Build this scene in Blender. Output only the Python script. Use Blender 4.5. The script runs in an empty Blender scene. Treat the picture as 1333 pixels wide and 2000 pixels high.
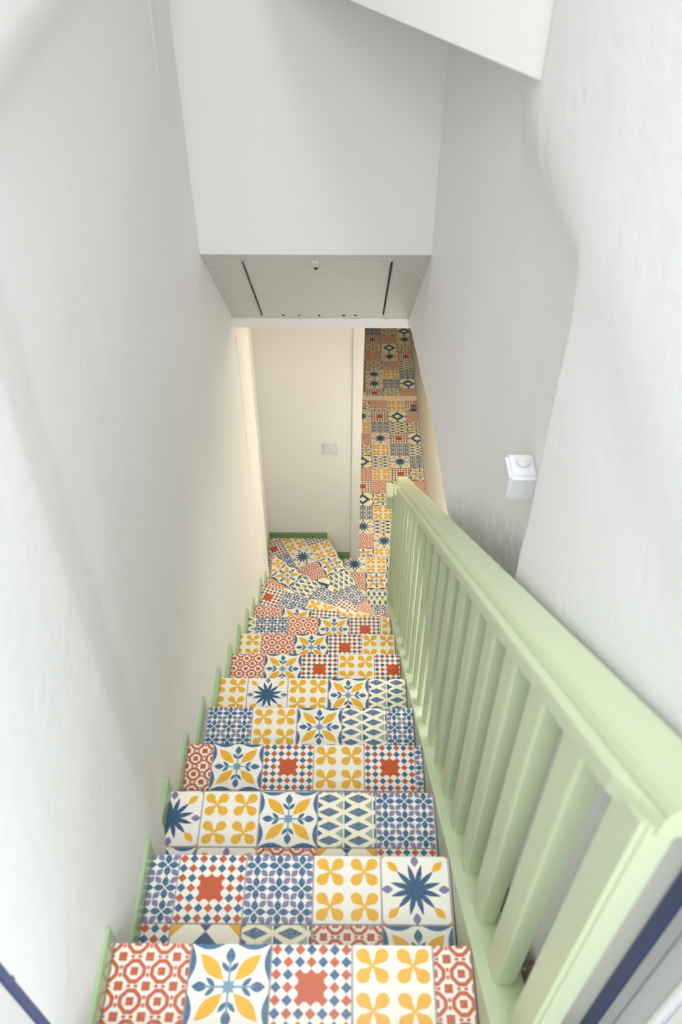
import bpy, bmesh, math, random
from mathutils import Vector, Matrix, noise

random.seed(7)
SC = bpy.context.scene
COL = SC.collection

# ------------------------------------------------------------------ camera
CZ = 4.555
cam_d = bpy.data.cameras.new('camera')
cam = bpy.data.objects.new('camera', cam_d)
COL.objects.link(cam)
PITCH, YAW = math.radians(44.807), math.radians(-0.4487)
cam.location = (0, 0, CZ)
cam.rotation_euler = (math.pi / 2 - PITCH, 0, -YAW)
cam_d.sensor_fit = 'VERTICAL'
cam_d.sensor_height = 36.0
cam_d.sensor_width = 24.0
cam_d.lens = 1685.41 / 2000 * 36.0
cam_d.clip_start = 0.02
cam_d.clip_end = 200
cam_d.dof.use_dof = True
cam_d.dof.focus_distance = 5.0
cam_d.dof.aperture_fstop = 5.0
SC.camera = cam

# ------------------------------------------------------------------ world, lamps, exposure
w = bpy.data.worlds.new('sky')
SC.world = w
w.use_nodes = True
bg = w.node_tree.nodes['Background']
bg.inputs['Color'].default_value = (0.84, 0.91, 1.0, 1)
bg.inputs['Strength'].default_value = 0.42


def area(name, loc, rot, sx, sy, power, col):
    d = bpy.data.lights.new(name, 'AREA')
    d.shape = 'RECTANGLE'
    d.size, d.size_y, d.energy, d.color = sx, sy, power, col
    o = bpy.data.objects.new(name, d)
    o.location, o.rotation_euler = loc, rot
    COL.objects.link(o)
    return o


def lamp(name, loc, power, col, r):
    d = bpy.data.lights.new(name, 'POINT')
    d.energy, d.color, d.shadow_soft_size = power, col, r
    o = bpy.data.objects.new(name, d)
    o.location = loc
    COL.objects.link(o)
    return o


# daylight: the open doorway behind the camera, and an unseen rooflight over the stairwell;
# side, beam and top are added fill lights without a known source
area('doorway_daylight', (-0.05, -1.3, 5.2), (math.radians(62), 0, 0), 2.4, 2.2, 50, (0.98, 0.98, 0.95))
side = area('side_daylight_fill', (1.7, -0.9, 4.4), (0, 0, 0), 1.2, 1.2, 34, (0.84, 0.95, 1.0))  # added stand-in for side daylight on the left wall; no actual window
side.rotation_euler = (Vector((-.44, .6, 3.4)) - side.location).to_track_quat('-Z', 'Y').to_euler()
beam = area('doorway_beam_fill', (-0.05, -1.3, 6.4), (math.radians(40), 0, 0), 1.2, 1.2, 9, (0.80, 0.90, 1.0))  # added steep beam that brightens the middle treads
beam.data.spread = math.radians(60)
roof = area('unseen_rooflight_daylight', (-0.05, 1.35, 8.56), (0, 0, 0), 0.66, 1.75, 4.8, (0.97, 0.96, 0.96))
roof.data.spread = math.radians(50)
top = area('stairwell_fill', (-0.05, 0.6, 7.0), (math.radians(12), 0, 0), 0.7, 1.0, 9.5, (1.0, 0.97, 0.95))  # added overhead fill inside the shaft, not a roof opening
top.data.spread = math.radians(70)
# lamps of the lower hall: ceiling panels, then added fill lights in the passage beside the stairs
area('hall_lamp', (0.36, 4.5, 2.51), (0, 0, 0), 0.4, 0.7, 20, (1.0, 0.86, 0.60))
area('far_room_lamp', (0.36, 7.2, 2.51), (0, 0, 0), 0.4, 0.6, 0.6, (1.0, 0.68, 0.30))
area('passage_area_fill', (0.52, 1.6, 2.28), (0, math.radians(30), 0), 0.2, 0.8, 4.0, (1.0, 0.97, 0.97))  # added fill, no real panel here
lamp('passage_fill', (0.50, 2.4, 2.1), 3.5, (1.0, 0.96, 0.94), 0.08)  # added fill hidden behind the right wall
lamp('foot_fill', (0.50, 3.60, 1.15), 5.2, (1.0, 0.95, 0.90), 0.1)  # added hidden fill for the winders and door wall

SC.view_settings.view_transform = 'Standard'
SC.view_settings.look = 'None'
SC.view_settings.gamma = 1.0
SC.view_settings.use_curve_mapping = False
SC.view_settings.exposure = 0.0


# ------------------------------------------------------------------ node helpers
def lin(c):
    return tuple(((v / 255) / 12.92 if v / 255 <= .04045 else ((v / 255 + .055) / 1.055) ** 2.4) for v in c) + (1,)


class G:
    """tiny expression compiler: python maths -> Math nodes"""
    def __init__(s, nt):
        s.nt = nt

    def m(s, op, *a, clamp=False):
        n = s.nt.nodes.new('ShaderNodeMath')
        n.operation = op
        n.use_clamp = clamp
        for i, v in enumerate(a):
            if isinstance(v, X):
                s.nt.links.new(v.k, n.inputs[i])
            else:
                n.inputs[i].default_value = v
        return X(s, n.outputs[0])


class X:
    def __init__(s, g, k):
        s.g, s.k = g, k
    def __add__(s, o): return s.g.m('ADD', s, o)
    __radd__ = __add__
    def __sub__(s, o): return s.g.m('SUBTRACT', s, o)
    def __rsub__(s, o): return s.g.m('SUBTRACT', o, s)
    def __mul__(s, o): return s.g.m('MULTIPLY', s, o)
    __rmul__ = __mul__
    def __lt__(s, o): return s.g.m('LESS_THAN', s, o)
    def __gt__(s, o): return s.g.m('GREATER_THAN', s, o)
    def __and__(s, o): return s.g.m('MINIMUM', s, o)
    def __or__(s, o): return s.g.m('MAXIMUM', s, o)
    def __abs__(s): return s.g.m('ABSOLUTE', s)
    def fr(s): return s.g.m('FRACT', s)
    def sin(s): return s.g.m('SINE', s)
    def len(s, o): return s.g.m('SQRT', s * s + o * o)


def new_mat(name, rough=.5):
    m = bpy.data.materials.new(name)
    m.use_nodes = True
    b = m.node_tree.nodes['Principled BSDF']
    b.inputs['Roughness'].default_value = rough
    return m, m.node_tree, b


def bump(nt, b, scale, strength, dist=.01, detail=4, coord='Object', stretch=None):
    tc = nt.nodes.new('ShaderNodeTexCoord')
    no = nt.nodes.new('ShaderNodeTexNoise')
    no.inputs['Scale'].default_value = scale
    no.inputs['Detail'].default_value = detail
    src = tc.outputs[coord]
    if stretch:
        mp = nt.nodes.new('ShaderNodeMapping')
        mp.inputs['Scale'].default_value = stretch
        nt.links.new(src, mp.inputs[0])
        src = mp.outputs[0]
    nt.links.new(src, no.inputs['Vector'])
    bp = nt.nodes.new('ShaderNodeBump')
    bp.inputs['Strength'].default_value = strength
    bp.inputs['Distance'].default_value = dist
    nt.links.new(no.outputs[0], bp.inputs['Height'])
    nt.links.new(bp.outputs[0], b.inputs['Normal'])
    return no


def simple(name, rgb, rough=.5, bscale=None, bstr=.2, bdist=.003, var=.05, vscale=6, coat=0):
    m, nt, b = new_mat(name, rough)
    tc = nt.nodes.new('ShaderNodeTexCoord')
    no = nt.nodes.new('ShaderNodeTexNoise')
    no.inputs['Scale'].default_value = vscale
    no.inputs['Detail'].default_value = 4
    nt.links.new(tc.outputs['Object'], no.inputs['Vector'])
    mx = nt.nodes.new('ShaderNodeMix')
    mx.data_type = 'RGBA'
    c = lin(rgb)
    mx.inputs[6].default_value = tuple(max(0, v * (1 - var)) for v in c[:3]) + (1,)
    mx.inputs[7].default_value = tuple(min(1, v * (1 + var)) for v in c[:3]) + (1,)
    nt.links.new(no.outputs[0], mx.inputs[0])
    nt.links.new(mx.outputs[2], b.inputs['Base Color'])
    if coat:
        b.inputs['Coat Weight'].default_value = coat
        b.inputs['Coat Roughness'].default_value = .12
    if bscale:
        bump(nt, b, bscale, bstr, bdist)
    return m


M = {}
M['plaster'] = simple('white_plaster', (247, 246, 246), .85, 34, .28, .005, .015, 3)
M['smooth_plaster'] = simple('smooth_white_plaster', (246, 245, 244), .8, 60, .12, .003, .012, 2)
M['rough_plaster'] = simple('rough_ceiling_paint', (226, 225, 221), .7, 75, 1.0, .012, .03, 8)
M['warm_wall'] = simple('hall_wall_paint', (240, 237, 231), .7, 50, .15, .003, .02, 2)
M['green'] = simple('pale_green_paint', (204, 217, 182), .4, 30, .12, .002, .03, 4)
M['skirt_green'] = simple('green_skirting_paint', (158, 186, 142), .3, 30, .1, .002, .05, 5, .3)
M['dark_green'] = simple('mid_green_skirting_paint', (112, 144, 92), .35, 30, .1, .002, .05, 5, .2)
M['grout'] = simple('grey_lilac_grout', (176, 168, 172), .8, 200, .2, .001, .08, 20)
M['slab'] = simple('stair_slab_green_paint', (170, 200, 150), .45, 30, .1, .002, .04, 5)
M['white_frame'] = simple('white_frame_enamel', (236, 238, 240), .25, None, var=.01)
M['grey_frame'] = simple('pale_grey_frame_enamel', (206, 207, 212), .35, None, var=.02)
M['seal'] = simple('dark_blue_rubber_seal', (80, 90, 132), .55, None, var=.08)
M['black'] = simple('gap_black', (26, 24, 24), .5, None, var=.1)
M['void'] = simple('dark_joint', (30, 29, 27), .9, None, var=.1)
M['plastic'] = simple('white_switch_plastic', (226, 224, 220), .35, None, var=.01)
M['box_plastic'] = simple('pale_grey_box_plastic', (226, 228, 232), .4, None, var=.01)
M['crust'] = simple('brown_mortar_crust', (150, 120, 104), .95, 90, .9, .01, .35, 60)
M['threshold'] = simple('pale_marble_threshold', (240, 226, 210), .35, None, var=.06, vscale=14)
M['terrace'] = simple('pale_terrace_stone', (214, 210, 202), .7, 30, .2, .003, .06, 5)



def grimy_shaded_plaster():  # grime and contact shadow painted into the wall colour above the handrail
    m, nt, b = new_mat('white_plaster_with_grime_and_shade', .85)
    g = G(nt)
    tc = nt.nodes.new('ShaderNodeTexCoord')
    sp = nt.nodes.new('ShaderNodeSeparateXYZ')
    nt.links.new(tc.outputs['Object'], sp.inputs[0])
    y, z = X(g, sp.outputs[1]), X(g, sp.outputs[2])
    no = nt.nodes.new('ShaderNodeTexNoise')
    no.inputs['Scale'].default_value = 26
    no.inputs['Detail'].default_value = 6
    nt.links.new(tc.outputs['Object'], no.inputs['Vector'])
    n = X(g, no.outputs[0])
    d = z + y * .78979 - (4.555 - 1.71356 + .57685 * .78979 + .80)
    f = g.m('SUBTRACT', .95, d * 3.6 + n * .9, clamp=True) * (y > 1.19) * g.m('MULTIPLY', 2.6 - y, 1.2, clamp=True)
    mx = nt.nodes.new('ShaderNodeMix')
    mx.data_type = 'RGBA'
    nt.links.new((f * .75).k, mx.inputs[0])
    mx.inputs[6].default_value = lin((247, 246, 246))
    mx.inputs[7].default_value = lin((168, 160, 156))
    nt.links.new(mx.outputs[2], b.inputs['Base Color'])
    bump(nt, b, 34, .28, .005)
    return m


M['grimy_shaded'] = grimy_shaded_plaster()

# ------------------------------------------------------------------ printed tile patterns
WHITE, CREAM = (231, 227, 215), (236, 227, 200)
BLUE, TEAL, PURP = (40, 90, 128), (20, 76, 112), (118, 112, 148)
RED, YEL, SAGE, LBLUE = (187, 84, 46), (224, 166, 10), (146, 162, 146), (104, 146, 168)


def pat(name, base, build):
    m, nt, b = new_mat('printed_tile_' + name, .3)
    g = G(nt)
    uvn = nt.nodes.new('ShaderNodeUVMap')
    sp = nt.nodes.new('ShaderNodeSeparateXYZ')
    nt.links.new(uvn.outputs[0], sp.inputs[0])
    u, v = X(g, sp.outputs[0]), X(g, sp.outputs[1])
    mp = nt.nodes.new('ShaderNodeMapping')
    mp.inputs['Scale'].default_value = (3, 14, 1)
    nt.links.new(uvn.outputs[0], mp.inputs[0])
    no = nt.nodes.new('ShaderNodeTexNoise')
    no.inputs['Scale'].default_value = 5
    no.inputs['Detail'].default_value = 5
    nt.links.new(mp.outputs[0], no.inputs['Vector'])
    wear = X(g, no.outputs[0])
    cur = lin(base)
    cs = None
    for mask, rgb, wr in build(g, u, v):
        mx = nt.nodes.new('ShaderNodeMix')
        mx.data_type = 'RGBA'
        f = mask
        if wr:
            f = mask * g.m('SUBTRACT', 1.0 + .5 * wr, wear * wr * 1.25, clamp=True)
        nt.links.new(f.k, mx.inputs[0])
        if cs is None:
            mx.inputs[6].default_value = cur
        else:
            nt.links.new(cs, mx.inputs[6])
        mx.inputs[7].default_value = lin(rgb)
        cs = mx.outputs[2]
    nt.links.new(cs, b.inputs['Base Color'])
    # faint unevenness of the glaze
    n2 = nt.nodes.new('ShaderNodeTexNoise')
    n2.inputs['Scale'].default_value = 30
    tc = nt.nodes.new('ShaderNodeTexCoord')
    nt.links.new(tc.outputs['Object'], n2.inputs['Vector'])
    bp = nt.nodes.new('ShaderNodeBump')
    bp.inputs['Strength'].default_value = .05
    bp.inputs['Distance'].default_value = .002
    nt.links.new(n2.outputs[0], bp.inputs['Height'])
    nt.links.new(bp.outputs[0], b.inputs['Normal'])
    return m


PI = math.pi
R2 = math.sqrt(.5)


def lens(a, b, a0, a1, wd):
    """leaf from a0 to a1 along a, half width wd across b"""
    t = (a - a0) * (PI / (a1 - a0))
    return (abs(b) < t.sin() * wd) & (a > a0) & (a < a1)


def p_flowers(g, u, v):
    x, y = abs((u * 2).fr() - .5), abs((v * 2).fr() - .5)
    a, c = (x + y) * R2, (x - y) * R2
    blob = (a - .325).len(c * 1.1) < .178
    tri = (abs(c) < a * .46 + .012) & (a < .33)
    return [(blob | tri, YEL, .35)]


def p_check(g, u, v):
    x, y = u * 7, v * 7
    fx, fy = abs(x.fr() - .5), abs(y.fr() - .5)
    dia = (fx + fy) < .47
    par = g.m('MODULO', g.m('FLOOR', x) + g.m('FLOOR', y), 2.0)
    cx, cy = abs(u - .5), abs(v - .5)
    inr = (cx < .215) & (cy < .215)
    core = ((cx < .16) & (cy < .16)) | (inr & dia)
    return [(dia * par, BLUE, .25), (dia * (1.0 - par), RED, .15), (core, RED, .0)]


def p_rings(g, u, v):
    x, y = (u * 3 + .5).fr() - .5, (v * 3 + .5).fr() - .5
    ax, ay = abs(x), abs(y)
    oc = (ax | ay) | ((ax + ay) * .74)
    ring = (oc > .275) & (oc < .425)
    dot = (ax < .14) & (ay < .14)
    bx, by = abs((u * 3).fr() - .5), abs((v * 3).fr() - .5)
    sq = (bx < .155) & (by < .155)
    tri = (bx < .05) & (by > .3) & (by < .44)
    tri2 = (by < .05) & (bx > .3) & (bx < .44)
    return [(ring | dot | sq | tri | tri2, RED, .22)]


def p_petals(g, u, v):
    x, y = abs((u * 3).fr() - .5), abs((v * 3).fr() - .5)
    cross = lens(x, y, .03, .5, .15) | lens(y, x, .03, .5, .15)
    X2, Y2 = abs((u * 3 + .5).fr() - .5), abs((v * 3 + .5).fr() - .5)
    a, c = (X2 + Y2) * R2, (X2 - Y2) * R2
    diag = lens(a, c, .03, .44, .13)
    return [(diag, PURP, .35), (cross, BLUE, .35)]


def p_star(g, u, v):
    x, y = abs(u - .5), abs(v - .5)
    hi, lo = x | y, x & y
    a, c = (x + y) * R2, (x - y) * R2
    petal = lens(a, c, .1, .53, .085)
    leaf = lens(hi, lo, .25, .45, .058)
    stem = (lo < .012) & (hi > .06) & (hi < .3)
    # small side leaves at the foot of each axis leaf
    side = lens((hi - .16) * .75 + lo * .66, (hi - .16) * .66 - lo * .75, .0, .16, .03)
    e = .5 - hi
    arc = (e < ((lo - .05) * (PI / .45)).sin() * .08) & (lo > .05)
    core = ((hi < .035) & (lo < .035)) | lens(a, c, .0, .1, .022) | lens(hi, lo, .0, .1, .022)
    return [(petal, YEL, .25), (leaf | side | arc, BLUE, .35), (core | stem, LBLUE, .2)]


def p_daisy(g, u, v):
    x, y = u - .5, v - .5
    ax, ay = abs(x), abs(y)
    hi, lo = ax | ay, ax & ay
    a, c = (ax + ay) * R2, (ax - ay) * R2
    r = x.len(y)
    th = g.m('ARCTAN2', y, x)
    f = abs((th * (12 / (2 * PI)) + 24.0).fr() - .5) * (2 * PI / 12)
    # petals sit between the axes
    pet = lens(r, r * g.m('SINE', f), .0, .38, .040)
    core = r < .09
    yel = lens(a, c, .36, .58, .056)
    pur = lens(hi, lo, .33, .498, .056)
    corner = ((.5 - ax) + (.5 - ay)) < .075
    return [(yel | corner, YEL, .2), (pur, PURP, .25), (pet | core, TEAL, .25)]


def p_hex(g, u, v):
    cx = abs((u * 2 + .1).fr() - .5) * 2.0
    cy = abs((v * 4).fr() - .5) * 2.0
    dia = cx * 1.35 + cy * 1.5 < 1.0
    cor = ((1.0 - cx) * 1.7 + (1.0 - cy) * 1.25 < 1.0) & (cx < .955)
    half = (u * 2 + .1).fr() < .5
    return [(dia, BLUE, .8), (cor, SAGE, .4), (cor * half, BLUE, .6)]


def p_diamond(g, u, v):
    x, y = abs(u - .5), abs(v - .5)
    s = x + y
    frame = (s < .40) & (s > .19)
    tip = ((x | y) > .40) & ((x & y) < ((x | y) - .39) * .9)
    corner = s > .80
    return [(frame | tip, TEAL, .3), (corner, YEL, .2)]


P = dict(Y=pat('four_flowers', WHITE, p_flowers), C=pat('checkered', WHITE, p_check), R=pat('red_rings', WHITE, p_rings),
         B=pat('blue_petals', WHITE, p_petals), S=pat('yellow_star', WHITE, p_star), F=pat('blue_daisy', WHITE, p_daisy),
         G=pat('green_hexagons', CREAM, p_hex), D=pat('dark_diamond', (236, 230, 210), p_diamond))


# ------------------------------------------------------------------ mesh helpers
def link(name, me, mat, parent=None, **kw):
    o = bpy.data.objects.new(name, me)
    COL.objects.link(o)
    if mat is not None and len(me.materials) == 0:
        for x in (mat if isinstance(mat, (list, tuple)) else [mat]):
            me.materials.append(x)
    if parent:
        o.parent = parent
    for k, v in kw.items():
        o[k] = v
    return o


def mesh_of(bm, name, smooth=False):
    bmesh.ops.recalc_face_normals(bm, faces=bm.faces)
    me = bpy.data.meshes.new(name)
    bm.to_mesh(me)
    bm.free()
    if smooth:
        for f in me.polygons:
            f.use_smooth = True
    return me


def add_box(bm, x0, x1, y0, y1, z0, z1, mi=0):
    r = bmesh.ops.create_cube(bm, size=1)
    for vtx in r['verts']:
        c = vtx.co
        vtx.co = (x0 + (c.x + .5) * (x1 - x0), y0 + (c.y + .5) * (y1 - y0), z0 + (c.z + .5) * (z1 - z0))
    for f in {f for vtx in r['verts'] for f in vtx.link_faces}:
        f.material_index = mi
    return r['verts']


def box(name, b, mat, parent=None, bevel=0, seg=2, **kw):
    bm = bmesh.new()
    add_box(bm, *b)
    if bevel:
        bmesh.ops.bevel(bm, geom=bm.edges[:], offset=bevel, segments=seg, affect='EDGES', profile=.6)
    return link(name, mesh_of(bm, name), mat, parent, **kw)


def prism(bm, poly, z0, z1):
    """vertical prism from a plan polygon"""
    lo = [bm.verts.new((p[0], p[1], z0)) for p in poly]
    hi = [bm.verts.new((p[0], p[1], z1)) for p in poly]
    n = len(poly)
    bm.faces.new(hi)
    bm.faces.new(lo[::-1])
    for i in range(n):
        bm.faces.new((lo[i], lo[(i + 1) % n], hi[(i + 1) % n], hi[i]))


def empty(name, loc, label, cat):
    o = bpy.data.objects.new(name, None)
    o.location = loc
    o.empty_display_size = .1
    COL.objects.link(o)
    o['label'], o['category'] = label, cat
    return o


def clip(poly, m, d, left=True):
    """keep the part of a convex polygon on one side of the line through m along d"""
    out = []
    sg = 1 if left else -1
    def sd(p): return sg * (d[0] * (p[1] - m[1]) - d[1] * (p[0] - m[0]))
    for i in range(len(poly)):
        a, b = poly[i], poly[(i + 1) % len(poly)]
        sa, sb = sd(a), sd(b)
        if sa >= 0:
            out.append(a)
        if (sa > 0 > sb) or (sa < 0 < sb):
            t = sa / (sa - sb)
            out.append((a[0] + (b[0] - a[0]) * t, a[1] + (b[1] - a[1]) * t))
    return out


def clip_convex(poly, region):
    """clip poly by a counter-clockwise convex region"""
    n = len(region)
    for i in range(n):
        a, b = region[i], region[(i + 1) % n]
        poly = clip(poly, a, (b[0] - a[0], b[1] - a[1]), True)
        if len(poly) < 3:
            return []
    return poly


def poly_area(p):
    return .5 * sum(p[i][0] * p[(i + 1) % len(p)][1] - p[(i + 1) % len(p)][0] * p[i][1] for i in range(len(p)))


TS = .15          # tile size
GAP = .0016       # half joint
TH = .004         # how proud the tile is of its bed
full_cache = {}


def tile(parent, org, ang, ix, iy, kind, region, z, loc0, sx=TS, sy=TS, rot=0):
    """one tile of a lattice with origin org and angle ang; region = convex plan polygon it is cut to; z = bed level"""
    ca, sa = math.cos(ang), math.sin(ang)
    l0, l1, m0, m1 = ix * sx + GAP, (ix + 1) * sx - GAP, iy * sy + GAP, (iy + 1) * sy - GAP
    loc = [(l0, m0), (l1, m0), (l1, m1), (l0, m1)]
    def W(p): return (org[0] + ca * p[0] - sa * p[1], org[1] + sa * p[0] + ca * p[1])
    wp = [W(p) for p in loc]
    cp = clip_convex(wp, region)
    if len(cp) < 3 or abs(poly_area(cp)) < 5e-5:
        return None
    whole = len(cp) == 4 and abs(abs(poly_area(cp)) - (l1 - l0) * (m1 - m0)) < 1e-6
    key = (kind, round(ang, 4), sx, sy, rot)
    cx, cy = W(((l0 + l1) / 2, (m0 + m1) / 2))
    if whole and key in full_cache:
        me = full_cache[key]
    else:
        bm = bmesh.new()
        uvl = bm.loops.layers.uv.new('UVMap')
        pts = []
        for p in cp:
            if not pts or (abs(p[0] - pts[-1][0]) + abs(p[1] - pts[-1][1])) > 1e-5:
                pts.append((p[0], p[1]))
        if abs(pts[0][0] - pts[-1][0]) + abs(pts[0][1] - pts[-1][1]) < 1e-5:
            pts.pop()
        mx = sum(p[0] for p in pts) / len(pts)
        my = sum(p[1] for p in pts) / len(pts)
        def ring(k, zz):
            out = []
            for p in pts:
                dx, dy = mx - p[0], my - p[1]
                L = math.hypot(dx, dy) or 1
                out.append(bm.verts.new((p[0] + dx / L * k - cx, p[1] + dy / L * k - cy, zz)))
            return out
        r0, r1, r2 = ring(0, 0), ring(0, TH - .0009), ring(.0012, TH)
        n = len(pts)
        fs = [bm.faces.new(r2)]
        for A, B in ((r0, r1), (r1, r2)):
            for i in range(n):
                fs.append(bm.faces.new((A[i], A[(i + 1) % n], B[(i + 1) % n], B[i])))
        for f in fs:
            for lp in f.loops:
                dx, dy = lp.vert.co.x + cx - org[0], lp.vert.co.y + cy - org[1]
                uu = (ca * dx + sa * dy) / sx - ix
                vv = (-sa * dx + ca * dy) / sy - iy
                for _ in range(rot):
                    uu, vv = vv, 1 - uu
                lp[uvl].uv = (uu, vv)
        me = mesh_of(bm, 'tile')
        me.materials.append(P[kind])
        if whole:
            full_cache[key] = me
    o = bpy.data.objects.new('tile', me)
    COL.objects.link(o)
    o.parent = parent
    o.location = (cx - loc0[0], cy - loc0[1], z - loc0[2])
    return o


# ------------------------------------------------------------------ stair geometry (from the photograph)
Y0, Z0, RUN, RISE = .57685, CZ - 1.71356, .2566, .20266


def nose_z(y):
    return Z0 - (y - Y0) * RISE / RUN


def interp(t, tab):
    if t <= tab[0][0]:
        return tab[0][1]
    for (a, va), (b, vb) in zip(tab, tab[1:]):
        if t <= b:
            return va + (vb - va) * (t - a) / (b - a)
    return tab[-1][1]


def sstep(a, b, t):
    t = max(0, min(1, (t - a) / (b - a)))
    return t * t * (3 - 2 * t)


LEFT_FAR = [(-1, -.437), (.88, -.437), (.9, -.440), (1.04, -.466), (1.35, -.478), (2.2, -.478), (2.6, -.483), (3.50, -.483), (3.58, -.481), (3.6, -.535), (4.3, -.535)]


def left_x(y, z):
    far = interp(y, LEFT_FAR)
    if y > 2.6:
        return far
    k = sstep(4.135, 4.165, z + .012 * noise.noise((y * 6, z * 4, 0)))
    return far * (1 - k) + max(far, -.445) * k


RIGHT_FAR = [(-1, .41), (1.55, .41), (1.9, .385), (2.15, .343), (2.6, .277), (3.16, .262)]


def right_x(y, z):
    far = interp(y, RIGHT_FAR)
    wob = .012 * noise.noise((y * 9, z * 7, 3)) + .012 * noise.noise((y * 20, z * 19, 5))
    k = sstep(3.76, 3.93, z + wob) * (1 - sstep(1.7, 2.2, y))
    near = 1 - sstep(1.175, 1.187, y + wob * .8)
    x = far + (min(far, .352) - far) * max(k, near)
    up = (1 - sstep(1.62, 1.635, y)) * sstep(3.80, 4.02, z + wob)
    return x - .012 * up * (1 if y < 1.62 else 1)


def wall_grid(name, fx, ys, zs_of, mat, amp=.0016, **kw):
    bm = bmesh.new()
    rows = []
    for y in ys:
        zs = zs_of(y)
        row = []
        for z in zs:
            n = noise.noise((y * 7, z * 5, 1.7)) * amp + noise.noise((y * 22, z * 17, 9.1)) * amp * .45
            row.append(bm.verts.new((fx(y, z) + n, y, z)))
        rows.append(row)
    for a, b in zip(rows, rows[1:]):
        for i in range(len(a) - 1):
            bm.faces.new((a[i], a[i + 1], b[i + 1], b[i]))
    return link(name, mesh_of(bm, name, True), mat, **kw)


def frange(a, b, n):
    return [a + (b - a) * i / n for i in range(n + 1)]


# ------------------------------------------------------------------ the shell
ST = dict(kind='structure')
ROOF = 8.6
wall_grid('wall_left', left_x, sorted(frange(.372, 3.5, 190) + frange(3.52, 4.3, 40)), lambda y: frange(0, ROOF if y < 3.2 else 2.6, 200), M['plaster'], **ST)
BOT = [(1.19, 2.30), (1.8, 2.30), (2.0, 2.41), (2.11, 2.463), (2.21, 2.515), (2.31, 2.578), (2.4, 2.62), (2.48, 2.648), (2.56, 2.662), (2.66, 2.66), (2.86, 2.622), (3.07, 2.578), (3.16, 2.53)]


def right_zs(y):
    b = interp(y, BOT)
    t = ROOF if y < 2.62 else 3.2
    return frange(b, t, 150)


wr = wall_grid('wall_right', right_x, sorted(frange(.38, 1.15, 40) + frange(1.155, 1.22, 16) + frange(1.225, 3.165, 110)), right_zs, M['grimy_shaded'], **ST)
wall_grid('wall_right', right_x, frange(.38, 1.15, 30) + frange(1.155, 1.186, 6), lambda y: frange(0, 2.30, 60), M['plaster'], **ST)
# underside and outer skin of the right wall over the corridor
bm = bmesh.new()
ys = frange(1.186, 3.165, 40)
rw = [[bm.verts.new((right_x(y, interp(y, BOT)) + .0, y, interp(y, BOT))), bm.verts.new((.66, y, interp(y, BOT) + .01)), bm.verts.new((.66, y, ROOF))] for y in ys]
for a, b in zip(rw, rw[1:]):
    bm.faces.new((a[0], a[1], b[1], b[0]))
    bm.faces.new((a[1], a[2], b[2], b[1]))
link('ceiling_corridor', mesh_of(bm, 'ceiling_corridor'), M['plaster'], **ST)

# far bulkhead, sloping soffit, lintel
BY, BZ = 2.6, 3.16
SY, SZ = 3.157, 2.568
LZ = 2.523
box('wall_far', (-.60, .66, BY, BY + .12, BZ, ROOF), M['smooth_plaster'], **ST)
bm = bmesh.new()
N = 70
grid = []
for i in range(N + 1):
    t = i / N
    row = []
    for j in range(N + 1):
        x = -.50 + .80 * j / N
        n = noise.noise((x * 14, t * 9, 4)) * .003 + noise.noise((x * 60, t * 46, 8)) * .004
        row.append(bm.verts.new((x, BY + (SY - BY) * t + n * .7, BZ + (SZ - BZ) * t + n * .7)))
    grid.append(row)
for a, b in zip(grid, grid[1:]):
    for j in range(N):
        bm.faces.new((a[j], a[j + 1], b[j + 1], b[j]))
link('ceiling', mesh_of(bm, 'ceiling', True), M['rough_plaster'], **ST)
box('trim_1', (-.49, .30, SY - .002, SY + .12, LZ, SZ + .02), M['smooth_plaster'], bevel=.004, **ST)
box('ceiling_hall', (-.6, .9, SY + .1, 8.3, LZ + .002, LZ + .06), M['warm_wall'], **ST)
# slant bulkhead over the top of the stairs
bm = bmesh.new()
poly = [(.40, 1.60), (.47, 1.72), (.10, 2.28), (-.20, 2.62), (-.26, 2.60), (.002, 2.206)]
prism(bm, poly, 4.0, ROOF)
bmesh.ops.bevel(bm, geom=[e for e in bm.edges if all(abs(q.co.z - 4.0) < 1e-4 for q in e.verts)], offset=.006, segments=2, affect='EDGES')
link('trim_2', mesh_of(bm, 'trim_2'), M['smooth_plaster'], **ST)
# thin plaster ridge in the corner of the left wall
bm = bmesh.new()
pr = None
for i in range(25):
    z = 3.72 + i * .05
    y = 2.30 + .02 * math.sin(i * .35)
    x = left_x(y, z)
    r = .012 * min(1, i / 4 + .05)
    q = [bm.verts.new((x - .004, y - .016, z)), bm.verts.new((x + r, y, z)), bm.verts.new((x - .004, y + .016, z))]
    if pr:
        bm.faces.new((pr[0], pr[1], q[1], q[0]))
        bm.faces.new((pr[1], pr[2], q[2], q[1]))
    pr = q
link('trim_3', mesh_of(bm, 'trim_3', True), M['plaster'], **ST)
# roof with an unseen rooflight opening over the stairwell
bm = bmesh.new()
add_box(bm, -.7, -.40, .25, 2.75, ROOF, ROOF + .1)
add_box(bm, .30, .95, .25, 2.75, ROOF, ROOF + .1)
add_box(bm, -.40, .30, .25, .45, ROOF, ROOF + .1)
add_box(bm, -.40, .30, 2.25, 2.75, ROOF, ROOF + .1)
link('ceiling_stairwell', mesh_of(bm, 'ceiling_stairwell'), M['smooth_plaster'], **ST)

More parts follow.
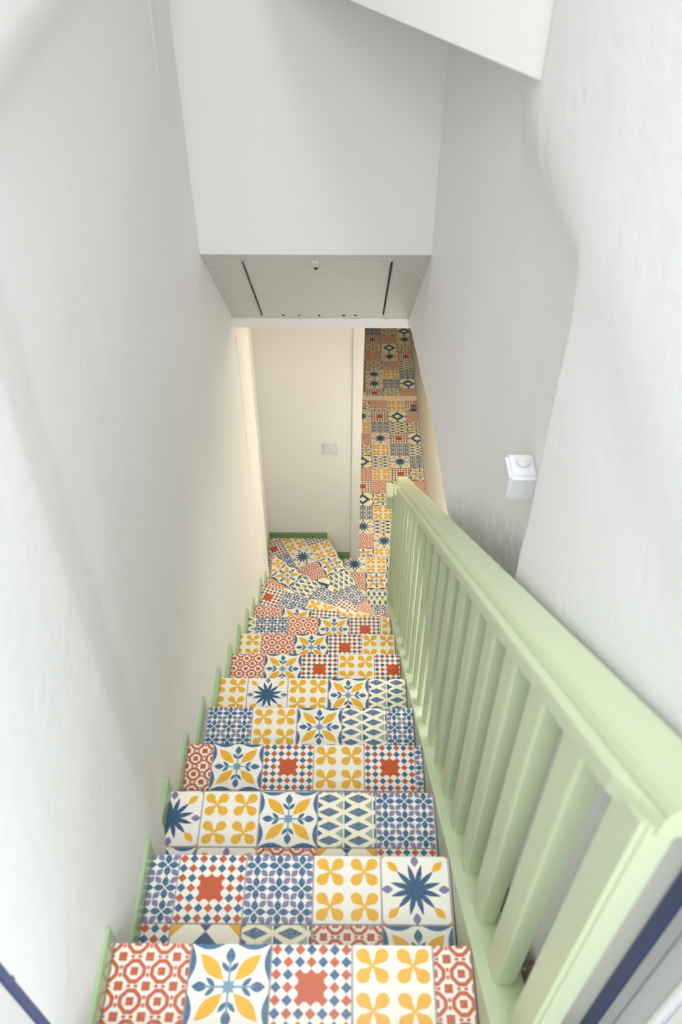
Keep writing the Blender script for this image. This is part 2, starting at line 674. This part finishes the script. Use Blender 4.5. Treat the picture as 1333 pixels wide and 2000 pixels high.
# hall walls
box('wall_door', (-.62, .093, 4.13, 5.965, 0, LZ + .03), M['warm_wall'], **ST)
box('trim_4', (.037, .0945, 4.118, 4.14, 0, LZ + .01), M['warm_wall'], bevel=.003, **ST)
box('wall_hall_left', (-.62, .146, 5.965, 8.2, 0, LZ + .03), M['warm_wall'], **ST)
bm = bmesh.new()
prism(bm, [(.648, .9), (.85, .9), (.85, 8.3), (.587, 8.3)], 0, LZ + .04)
link('wall_hall_right', mesh_of(bm, 'wall_hall_right'), M['smooth_plaster'], **ST)
box('wall_hall_end', (-.2, .9, 8.2, 8.3, 0, LZ + .04), M['warm_wall'], **ST)
box('wall_back', (-.7, .9, .30, .36, 0, 2.6), M['plaster'], **ST)
box('floor_landing', (-2.2, 2.2, -3.0, .318, 2.86, Z0 + RISE), M['terrace'], **ST)

# ------------------------------------------------------------------ hall floor
fl = bpy.data.objects.new('floor', None)
COL.objects.link(fl)
fl['kind'] = 'structure'
bm = bmesh.new()
add_box(bm, -.62, .75, .36, 8.25, -.08, -TH)
link('floor_bed', mesh_of(bm, 'floor_bed'), M['grout'], fl)
O3 = (0, 0, 0)
land = [(-.6, 3.30), (.62, 3.30), (.62, 4.139), (-.6, 4.139)]
LA = {(-1, 0): 'F', (0, 0): 'Y', (1, 0): 'S', (2, 0): 'G', (-1, -1): 'R', (0, -1): 'S', (1, -1): 'C', (2, -1): 'Y',
      (-1, -2): 'D', (0, -2): 'G', (1, -2): 'F', (2, -2): 'R', (-1, -3): 'R', (0, -3): 'B', (1, -3): 'Y', (2, -3): 'C', (-1, -4): 'C', (0, -4): 'R', (1, -4): 'B', (2, -4): 'S'}
for (i, j), k in LA.items():
    tile(fl, (.141, 3.988), 0, i, j, k, land, -TH, O3, rot=1 if k == 'G' else 0)
hall = [(.094, 4.141), (.622, 4.141), (.60, 5.806), (.094, 5.806)]
HROWS = ['SYGB', 'RFDC', 'FGRY', 'BYCS', 'DSRF', 'CRSR', 'RYCS', 'DGFB', 'SYBG', 'RFCD', 'YBGS', 'FCDR']
HP = (5.806 - 4.22) / 11
for j, row in enumerate(HROWS):
    for i, k in enumerate(row):
        tile(fl, (.0525, 4.22), -.0016, i, j - 1, k, hall, -TH, O3, sx=.1505, sy=HP)
strip1 = [(.094, 5.807), (.60, 5.807), (.60, 5.846), (.094, 5.846)]
strip2 = [(.094, 5.847), (.60, 5.847), (.60, 5.950), (.094, 5.950)]
for i, k in enumerate('GSYF'):
    tile(fl, (.0475, 5.806 - .06), 0, i, 0, k, strip1, -TH, O3, sx=.1505)
for i, k in enumerate('SRYC'):
    tile(fl, (.0475, 5.847 - .045), 0, i, 0, k, strip2, -TH, O3, sx=.1505)
far = [(.147, 6.006), (.60, 6.006), (.585, 8.19), (.147, 8.19)]
FROWS = ['CSRY', 'FBDC', 'FYBS', 'SRGF', 'RFCY', 'SDSB', 'CRFG', 'BSDR', 'YFCS', 'DGRY', 'SBFC']
for j, row in enumerate(FROWS):
    for i, k in enumerate('Y' + row):
        tile(fl, (.022, 5.986), .004, i, j, k, far, -TH, O3, sx=.1495, sy=.1382)
th = bmesh.new()
add_box(th, .10, .64, 5.951, 5.972, -.01, .009)
add_box(th, .10, .64, 5.974, 5.990, -.01, .013)
add_box(th, .10, .64, 5.992, 6.005, -.01, .009)
link('trim_5', mesh_of(th, 'trim_5'), M['threshold'], **ST)
box('baseboard_hall_left', (.146, .163, 6.06, 8.19, .0, .085), M['dark_green'], bevel=.003, **ST)

# ------------------------------------------------------------------ staircase
stairs = empty('staircase', (0, 1.9, 0), 'narrow staircase with patterned tiled treads descending between white walls and winding right at its foot', 'staircase')
SL = (0, 1.9, 0)


def part(name, bm, mat, parent, off=SL, smooth=False, **kw):
    for v_ in bm.verts:
        v_.co -= Vector(off)
    return link(name, mesh_of(bm, name, smooth), mat, parent, **kw)


TL = [-.428, -.429, -.454, -.466, -.468, -.464, -.463, -.469, -.469]
ROW1 = ['R|SCYR', 'B|CBYF', 'F|YSGB', 'R|SCYCB', 'B|YSGB', 'Y|FYSG', 'R|SCYC', 'Y|RSCY', 'G|BRSCY']
ROW2 = ['C|YBRS', 'C|DGRS', 'S|FRDC', 'G|YFBRD', 'C|SDYR', 'R|CGBF', 'Y|BDRS', 'C|FYGB', 'S|YCFRB']
OFF = [-.2836, -.3673, -.3684, -.3914, -.3093, -.3623, -.3295, -.3759, -.4290]
for k in range(9):
    yn, z = Y0 + k * RUN, Z0 - k * RISE
    xl, xr = TL[k], .2365 - .0021 * k
    xw = min(left_x(yn, z), left_x(yn - RUN, z)) - .004
    bm = bmesh.new()
    add_box(bm, xw, xr + .002, yn - RUN - .03, yn - .002, z - .045, z - TH)
    t = part('tread', bm, M['grout'], stairs)
    bm = bmesh.new()
    add_box(bm, xw, xr + .004, yn - .035, yn - .022, z - RISE - .01, z - .044)
    part('riser', bm, M['slab'], stairs)
    reg = [(xl, yn - RUN - .03), (xr, yn - RUN - .03), (xr, yn), (xl, yn)]
    for r, rows in ((0, ROW1[k]), (1, ROW2[k])):
        first, rest = rows.split('|')
        for i, kd in enumerate(first + rest):
            tile(t, (OFF[k], yn), 0, i - 1, -1 - r, kd, reg, z - TH, SL)
    # green skirting board against the left wall, following this step
    bm = bmesh.new()
    yy = frange(yn - RUN - .005, yn + .006, 6)
    th_ = .011
    pr = None
    for y in yy:
        xi = xl - .0005
        q = [bm.verts.new((xi - th_, y, z - TH)), bm.verts.new((xi, y, z - TH)), bm.verts.new((xi, y, z + .052)), bm.verts.new((xi - .002, y, z + .055)), bm.verts.new((xi - th_ - .012, y, z + .055)), bm.verts.new((xi - th_ - .012, y, z - TH))]
        if pr:
            for a in range(6):
                bm.faces.new((pr[a], pr[(a + 1) % 6], q[(a + 1) % 6], q[a]))
        else:
            bm.faces.new(q)
        pr = q
    bm.faces.new(pr[::-1])
    part('skirting_board', bm, M['skirt_green'], stairs)

# winding treads
def L2(a, b):
    d = Vector((b[0] - a[0], b[1] - a[1])).normalized()
    return (a, (d.x, d.y))


NOSE = [((0, Y0 + 8 * RUN), (1, -.0)), L2((-.47, 2.868), (.115, 2.8155)), L2((-.471, 3.1805), (-.065, 3.0315)), L2((-.47, 3.41), (-.344, 3.321)),
        L2((-.481, 3.784), (.063, 3.354)), L2((-.1215, 4.11), (.133, 3.585))]
# lattices: origin on the nosing, angle, {(col,row): kind}
WIND = [
    (1, (-.324, 2.855), {(-1, -1): 'R', (0, -1): 'S', (1, -1): 'C', (2, -1): 'Y', (3, -1): 'R', (-1, -2): 'Y', (0, -2): 'G', (1, -2): 'F', (2, -2): 'R', (3, -2): 'B'}),
    (2, (-.336, 3.131), {(-1, -1): 'C', (0, -1): 'B', (1, -1): 'Y', (2, -1): 'F', (3, -1): 'S', (-1, -2): 'S', (0, -2): 'R', (1, -2): 'G', (2, -2): 'C', (3, -2): 'Y', (-2, -1): 'Y'}),
    (3, (-.357, 3.331), {(-1, -1): 'R', (0, -1): 'F', (1, -1): 'Y', (2, -1): 'C', (3, -1): 'S', (4, -1): 'B', (-1, -2): 'G', (0, -2): 'C', (1, -2): 'R', (2, -2): 'S', (3, -2): 'Y', (4, -2): 'B', (-2, -1): 'B', (-2, -2): 'S'}),
    (4, (-.382, 3.706), {(-1, -1): 'Y', (0, -1): 'S', (1, -1): 'G', (2, -1): 'B', (3, -1): 'C', (4, -1): 'R', (5, -1): 'S', (-1, -2): 'C', (0, -2): 'R', (1, -2): 'Y', (2, -2): 'C', (3, -2): 'S', (4, -2): 'B', (5, -2): 'F', (-2, -1): 'B', (-2, -2): 'S', (0, -3): 'G', (1, -3): 'B', (2, -3): 'F'}),
    (5, (-.059, 3.971), {(-2, -1): 'C', (-1, -1): 'Y', (0, -1): 'S', (1, -1): 'G', (2, -1): 'B', (3, -1): 'R', (4, -1): 'Y', (-2, -2): 'Y', (-1, -2): 'F', (0, -2): 'R', (1, -2): 'D', (2, -2): 'C', (3, -2): 'Y', (-3, -2): 'S', (-2, -3): 'C', (-1, -3): 'B', (0, -3): 'G', (1, -3): 'Y', (2, -3): 'S', (-3, -3): 'Y', (-3, -4): 'R', (-2, -4): 'Y', (-1, -4): 'C'}),
]
for idx, org, cells in WIND:
    k = 8 + idx
    z = Z0 - k * RISE
    m, d = NOSE[idx]
    pm, pd = NOSE[idx - 1]
    pn = (-pd[1], pd[0])
    pm2 = (pm[0] - pn[0] * .035, pm[1] - pn[1] * .035)
    xl = -.472 if idx < 5 else -.523
    reg = [(xl, 2.3), (.222, 2.3), (.222, 4.117), (xl, 4.117)]
    reg = clip(reg, m, d, False)
    reg = clip(reg, pm2, pd, True)
    if idx == 4:
        pass
    # snap the origin to the nosing line
    nd = (-d[1], d[0])
    off = (org[0] - m[0]) * nd[0] + (org[1] - m[1]) * nd[1]
    org = (org[0] - nd[0] * off, org[1] - nd[1] * off)
    bm = bmesh.new()
    grow = [(p[0] + (-.01 if p[0] < -.4 else .001), p[1]) for p in reg]
    prism(bm, grow, z - .045, z - TH)
    t = part('tread', bm, M['grout'], stairs)
    ang = math.atan2(d[1], d[0])
    for (i, j), kd in cells.items():
        tile(t, org, ang, i, j, kd, reg, z - TH, SL)
    # riser under this nosing
    xa, xb = max(-.495, min(p[0] for p in reg)), .222
    def yat(x): return m[1] + (x - m[0]) * d[1] / d[0]
    if idx == 5:
        xa, xb = -.10, .222
    a, b = Vector((xa, yat(xa))) - Vector(nd) * .03, Vector((xb, yat(xb))) - Vector(nd) * .03
    bm = bmesh.new()
    prism(bm, [(a.x, a.y), (b.x, b.y), (b.x + nd[0] * .012, b.y + nd[1] * .012), (a.x + nd[0] * .012, a.y + nd[1] * .012)], z - RISE - .01, z - .044)
    part('riser', bm, M['slab'], stairs)
    # skirting
    ya = [2.625, 2.86, 3.175, 3.40, 3.60][idx - 1]
    yb = [2.872, 3.186, 3.41, 3.575, 4.116][idx - 1]
    xs = -.4725 if idx < 5 else -.5235
    bm = bmesh.new()
    add_box(bm, xs - .02, xs, ya, yb, z - TH, z + .05)
    part('skirting_board', bm, M['skirt_green'], stairs)

# string board carrying the balusters (slopes with the nosings)
def rail_x(y):
    return -.0083 * (y - .5)


bm = bmesh.new()
pr = None
for y in frange(.30, 2.90, 26):
    s = rail_x(y)
    zt = nose_z(y) - .002
    q = [bm.verts.new(c) for c in ((.2405 + s, y, zt - .30), (.2405 + s, y, zt - .003), (.2435 + s, y, zt), (.315 + s, y, zt), (.318 + s, y, zt - .003), (.318 + s, y, zt - .30))]
    if pr:
        for a in range(6):
            bm.faces.new((pr[a], pr[(a + 1) % 6], q[(a + 1) % 6], q[a]))
    else:
        bm.faces.new(q)
    pr = q
bm.faces.new(pr[::-1])
part('string_board', bm, M['green'], stairs)

# crumbling mortar between the string board and the wall
bm = bmesh.new()
for i in range(34):
    y = .40 + random.random() * .72
    r = .004 + random.random() * .008
    q = bmesh.ops.create_icosphere(bm, subdivisions=1, radius=r)
    c = Vector((.318 + rail_x(y) + random.random() * .030, y, nose_z(y) - .006 + random.random() * .012))
    for v_ in q['verts']:
        v_.co = c + Vector((v_.co.x * (.7 + random.random() * .6), v_.co.y * (.7 + random.random() * .6), v_.co.z * (.7 + random.random() * .6)))
o = link('mortar_crumbs', mesh_of(bm, 'mortar_crumbs'), M['crust'], stairs, kind='stuff')
o.location = (-SL[0], -SL[1], -SL[2])

# ------------------------------------------------------------------ balustrade
bal = empty('balustrade', (.28, 1.6, 0), 'pale green painted wooden balustrade with square balusters along the right of the tiled stairs', 'balustrade')
BL = (.28, 1.6, 0)


def sweep(prof, ys, bm):
    pr = None
    n = len(prof)
    for y in ys:
        q = [bm.verts.new((px + rail_x(y), y, nose_z(y) + h)) for px, h in prof]
        if pr:
            for a in range(n):
                bm.faces.new((pr[a], pr[(a + 1) % n], q[(a + 1) % n], q[a]))
        else:
            bm.faces.new(q)
        pr = q
    bm.faces.new(pr[::-1])


bm = bmesh.new()
sweep([(.258, .787), (.2565, .790), (.2565, .812), (.259, .819), (.268, .823), (.272, .822), (.274, .819), (.2765, .826), (.281, .836), (.288, .842), (.296, .844), (.336, .845), (.342, .842), (.344, .836), (.344, .79), (.341, .787)], frange(.34, 3.32, 40), bm)
for v_ in bm.verts:
    # rounded ends: the stair side of both ends is cut back
    s_ = v_.co.x - rail_x(v_.co.y)
    f = max(0, (v_.co.y - 3.03) / .29) * .036
    if v_.co.y < .3401:
        f = .016
    if s_ < .258 + f:
        v_.co.x += .258 + f - s_
hr = part('handrail', bm, M['green'], bal, BL)
for n_ in range(18):
    y = .346 + n_ * .1425
    s = rail_x(y)
    x0, x1, y1 = .2625 + s, .301 + s, y + .066
    bm = bmesh.new()
    vs = add_box(bm, x0, x1, y, y1, 0, 1)
    for v_ in vs:
        base = nose_z(v_.co.y)
        v_.co.z = base - .004 if v_.co.z < .5 else base + .80
    ed = [e for e in bm.edges if abs((e.verts[0].co - e.verts[1].co).z) > .5]
    bmesh.ops.bevel(bm, geom=ed, offset=.006, segments=3, affect='EDGES')
    part('baluster', bm, M['green'], bal, BL)
bm = bmesh.new()
add_box(bm, .222, .285, 2.885, 2.95, 0.02, 1.80)
bmesh.ops.bevel(bm, geom=[e for e in bm.edges if abs((e.verts[0].co - e.verts[1].co).z) > .5], offset=.005, segments=2, affect='EDGES')
part('newel_post', bm, M['green'], bal, BL)
bm = bmesh.new()
add_box(bm, .193, .224, 2.93, 3.03, 1.665, 1.745)
bmesh.ops.bevel(bm, geom=bm.edges[:], offset=.003, segments=2, affect='EDGES')
part('newel_block', bm, M['green'], bal, BL, label='small light green block on the side of the newel')

# ------------------------------------------------------------------ skirting on the door wall
box('baseboard_far', (-.523, -.127, 4.116, 4.131, Z0 - 13 * RISE - .002, Z0 - 13 * RISE + .045), M['dark_green'], bevel=.002, **ST)
box('baseboard_door', (-.115, .028, 4.116, 4.131, -.004, .058), M['dark_green'], bevel=.006, **ST)

# ------------------------------------------------------------------ hatch in the sloping soffit
nrm = Vector((0, -(BZ - SZ), -(SY - BY))).normalized()   # faces down and back
dn = Vector((0, SY - BY, SZ - BZ)).normalized()
def soff(x, t, lift=0):
    return Vector((x, BY, BZ)) + dn * t + nrm * lift
hatch = empty('access_hatch', soff(-.1, .07), 'flush painted access hatch in the sloping soffit above the stair foot', 'hatch')
bm = bmesh.new()
HX0, HX1, T0, T1 = -.352, .152, .07, .745
vs = []
for x in (HX0 + .003, HX1 - .005):
    for t in (T0 + .003, T1 - .003):
        for l in (-.012, .0022):
            vs.append((x, t, l))
bm = bmesh.new()
q = [bm.verts.new(soff(x, t, l) - hatch.location) for x, t, l in vs]
for f in ((0, 1, 3, 2), (4, 5, 7, 6), (0, 1, 5, 4), (2, 3, 7, 6), (0, 2, 6, 4), (1, 3, 7, 5)):
    bm.faces.new([q[i] for i in f])
bmesh.ops.bevel(bm, geom=bm.edges[:], offset=.0012, segments=1, affect='EDGES')
link('panel', mesh_of(bm, 'panel'), M['rough_plaster'], hatch)


def gap(x0, x1, t0, t1, xs=0):
    bm = bmesh.new()
    q = [bm.verts.new(soff(x, t, .0055) - hatch.location) for x, t in ((x0, t0), (x1, t0), (x1 + xs, t1), (x0 + xs, t1))]
    q2 = [bm.verts.new(v_.co - nrm * .006) for v_ in q]
    bm.faces.new(q)
    for i in range(4):
        bm.faces.new((q[i], q2[i], q2[(i + 1) % 4], q[(i + 1) % 4]))
    link('joint', mesh_of(bm, 'joint'), M['void'], hatch, label='dark open joint')


gap(HX0 - .0006, HX0 + .0018, T0, T1 + .01)
gap(HX1 - .0045, HX1 + .001, T0, T1 - .02)
for x, L_ in ((-.27, .012), (-.2, .006), (-.12, .008), (-.02, .014), (.03, .01)):
    gap(x, x + L_, T1 + .003, T1 + .0045)
# latch: small plate, and a ring in a dark hole
bm = bmesh.new()
lc = soff(-.108, .085, .004)
def addloc(bm, x0, x1, t0, t1, l0, l1):
    q = [bm.verts.new(soff(x, t, l) - hatch.location) for x in (x0, x1) for t in (t0, t1) for l in (l0, l1)]
    for f in ((0, 1, 3, 2), (4, 5, 7, 6), (0, 1, 5, 4), (2, 3, 7, 6), (0, 2, 6, 4), (1, 3, 7, 5)):
        bm.faces.new([q[i] for i in f])
addloc(bm, -.119, -.097, .052, .092, -.002, .012)
latch = link('latch', mesh_of(bm, 'latch'), M['plastic'], hatch, label='small white latch above a dark keyhole')
bm = bmesh.new()
addloc(bm, -.1135, -.1015, .104, .136, .001, .0062)
link('keyhole', mesh_of(bm, 'keyhole'), M['void'], latch)

# ------------------------------------------------------------------ light switch on the door wall
sw = empty('light_switch', (-.1, 4.13, .965), 'white square light switch with round rocker on the wall facing the stairs', 'switch')
bm = bmesh.new()
add_box(bm, -.045, .045, -.008, .001, 0, .09)
bmesh.ops.bevel(bm, geom=bm.edges[:], offset=.002, segments=2, affect='EDGES')
link('plate', mesh_of(bm, 'plate'), M['plastic'], sw)
bm = bmesh.new()
bmesh.ops.create_cone(bm, cap_ends=True, segments=32, radius1=.03, radius2=.028, depth=.006, matrix=Matrix.Translation((.002, -.011, .045)) @ Matrix.Rotation(math.pi / 2, 4, 'X'))
link('rocker', mesh_of(bm, 'rocker'), M['plastic'], sw)

# ------------------------------------------------------------------ control box on the right wall, half hidden by the plaster edge
cb = empty('control_box', (.409, 1.395, 3.245), 'pale grey wall box with a round knob above the handrail', 'control box')
bm = bmesh.new()
add_box(bm, -.060, .004, -.04, .04, .0, .07)
bmesh.ops.bevel(bm, geom=bm.edges[:], offset=.007, segments=3, affect='EDGES')
link('housing', mesh_of(bm, 'housing'), M['box_plastic'], cb)
bm = bmesh.new()
bmesh.ops.create_cone(bm, cap_ends=True, segments=28, radius1=.016, radius2=.014, depth=.016, matrix=Matrix.Translation((-.026, .006, .076)))
bmesh.ops.bevel(bm, geom=[e for e in bm.edges if len(e.link_faces) == 2 and e.calc_face_angle() > .8], offset=.004, segments=2, affect='EDGES')
link('knob', mesh_of(bm, 'knob'), M['plastic'], cb)

# ------------------------------------------------------------------ frame of the sliding door at the top of the stairs
dr = bpy.data.objects.new('door_1', None)
COL.objects.link(dr)
dr['kind'] = 'structure'


def strip(name, bs, mat, bevel=.003):
    bm = bmesh.new()
    add_box(bm, *bs)
    bmesh.ops.bevel(bm, geom=bm.edges[:], offset=bevel, segments=2, affect='EDGES')
    return link(name, mesh_of(bm, name), mat, dr)


ZB, ZT = Z0 + RISE - .25, 5.30
strip('seal', (-.456, -.4372, .3575, .3765, ZB, ZT), M['seal'], .002)
strip('jamb', (-.52, -.4385, .225, .3575, ZB, ZT), M['white_frame'])
strip('seal', (.3502, .37, .354, .3775, ZB, ZT), M['seal'], .002)
strip('jamb', (.353, .44, .330, .354, ZB, ZT), M['grey_frame'])
strip('jamb', (.3505, .44, .292, .330, ZB, ZT), M['grey_frame'])
strip('sash', (.345, .44, .280, .292, ZB, ZT), M['white_frame'])
strip('jamb', (.352, .44, .15, .280, ZB, ZT), M['white_frame'])
strip('head', (-.52, .44, .225, .3775, ZT, 5.9), M['white_frame'])
# solid wall either side of the door
box('wall_entry_left', (-2.2, -.52, .2, .38, 2.86, 5.9), M['plaster'], **ST)
box('wall_entry_right', (.44, 2.2, .2, .38, 2.86, 5.9), M['plaster'], **ST)
box('wall_entry_head', (-.7, .95, .25, .37, 5.85, ROOF + .1), M['plaster'], **ST)
# dark block put in for the shaded gap at the handrail's upper end
bk = bmesh.new()
add_box(bk, .335, .37, .325, .352, nose_z(.34) + .775, nose_z(.34) + .80)
bmesh.ops.bevel(bk, geom=bk.edges[:], offset=.003, segments=2, affect='EDGES')
part('rail_gap_block', bk, M['black'], bal, BL, label='dark block in place of the shaded gap at the rail end')
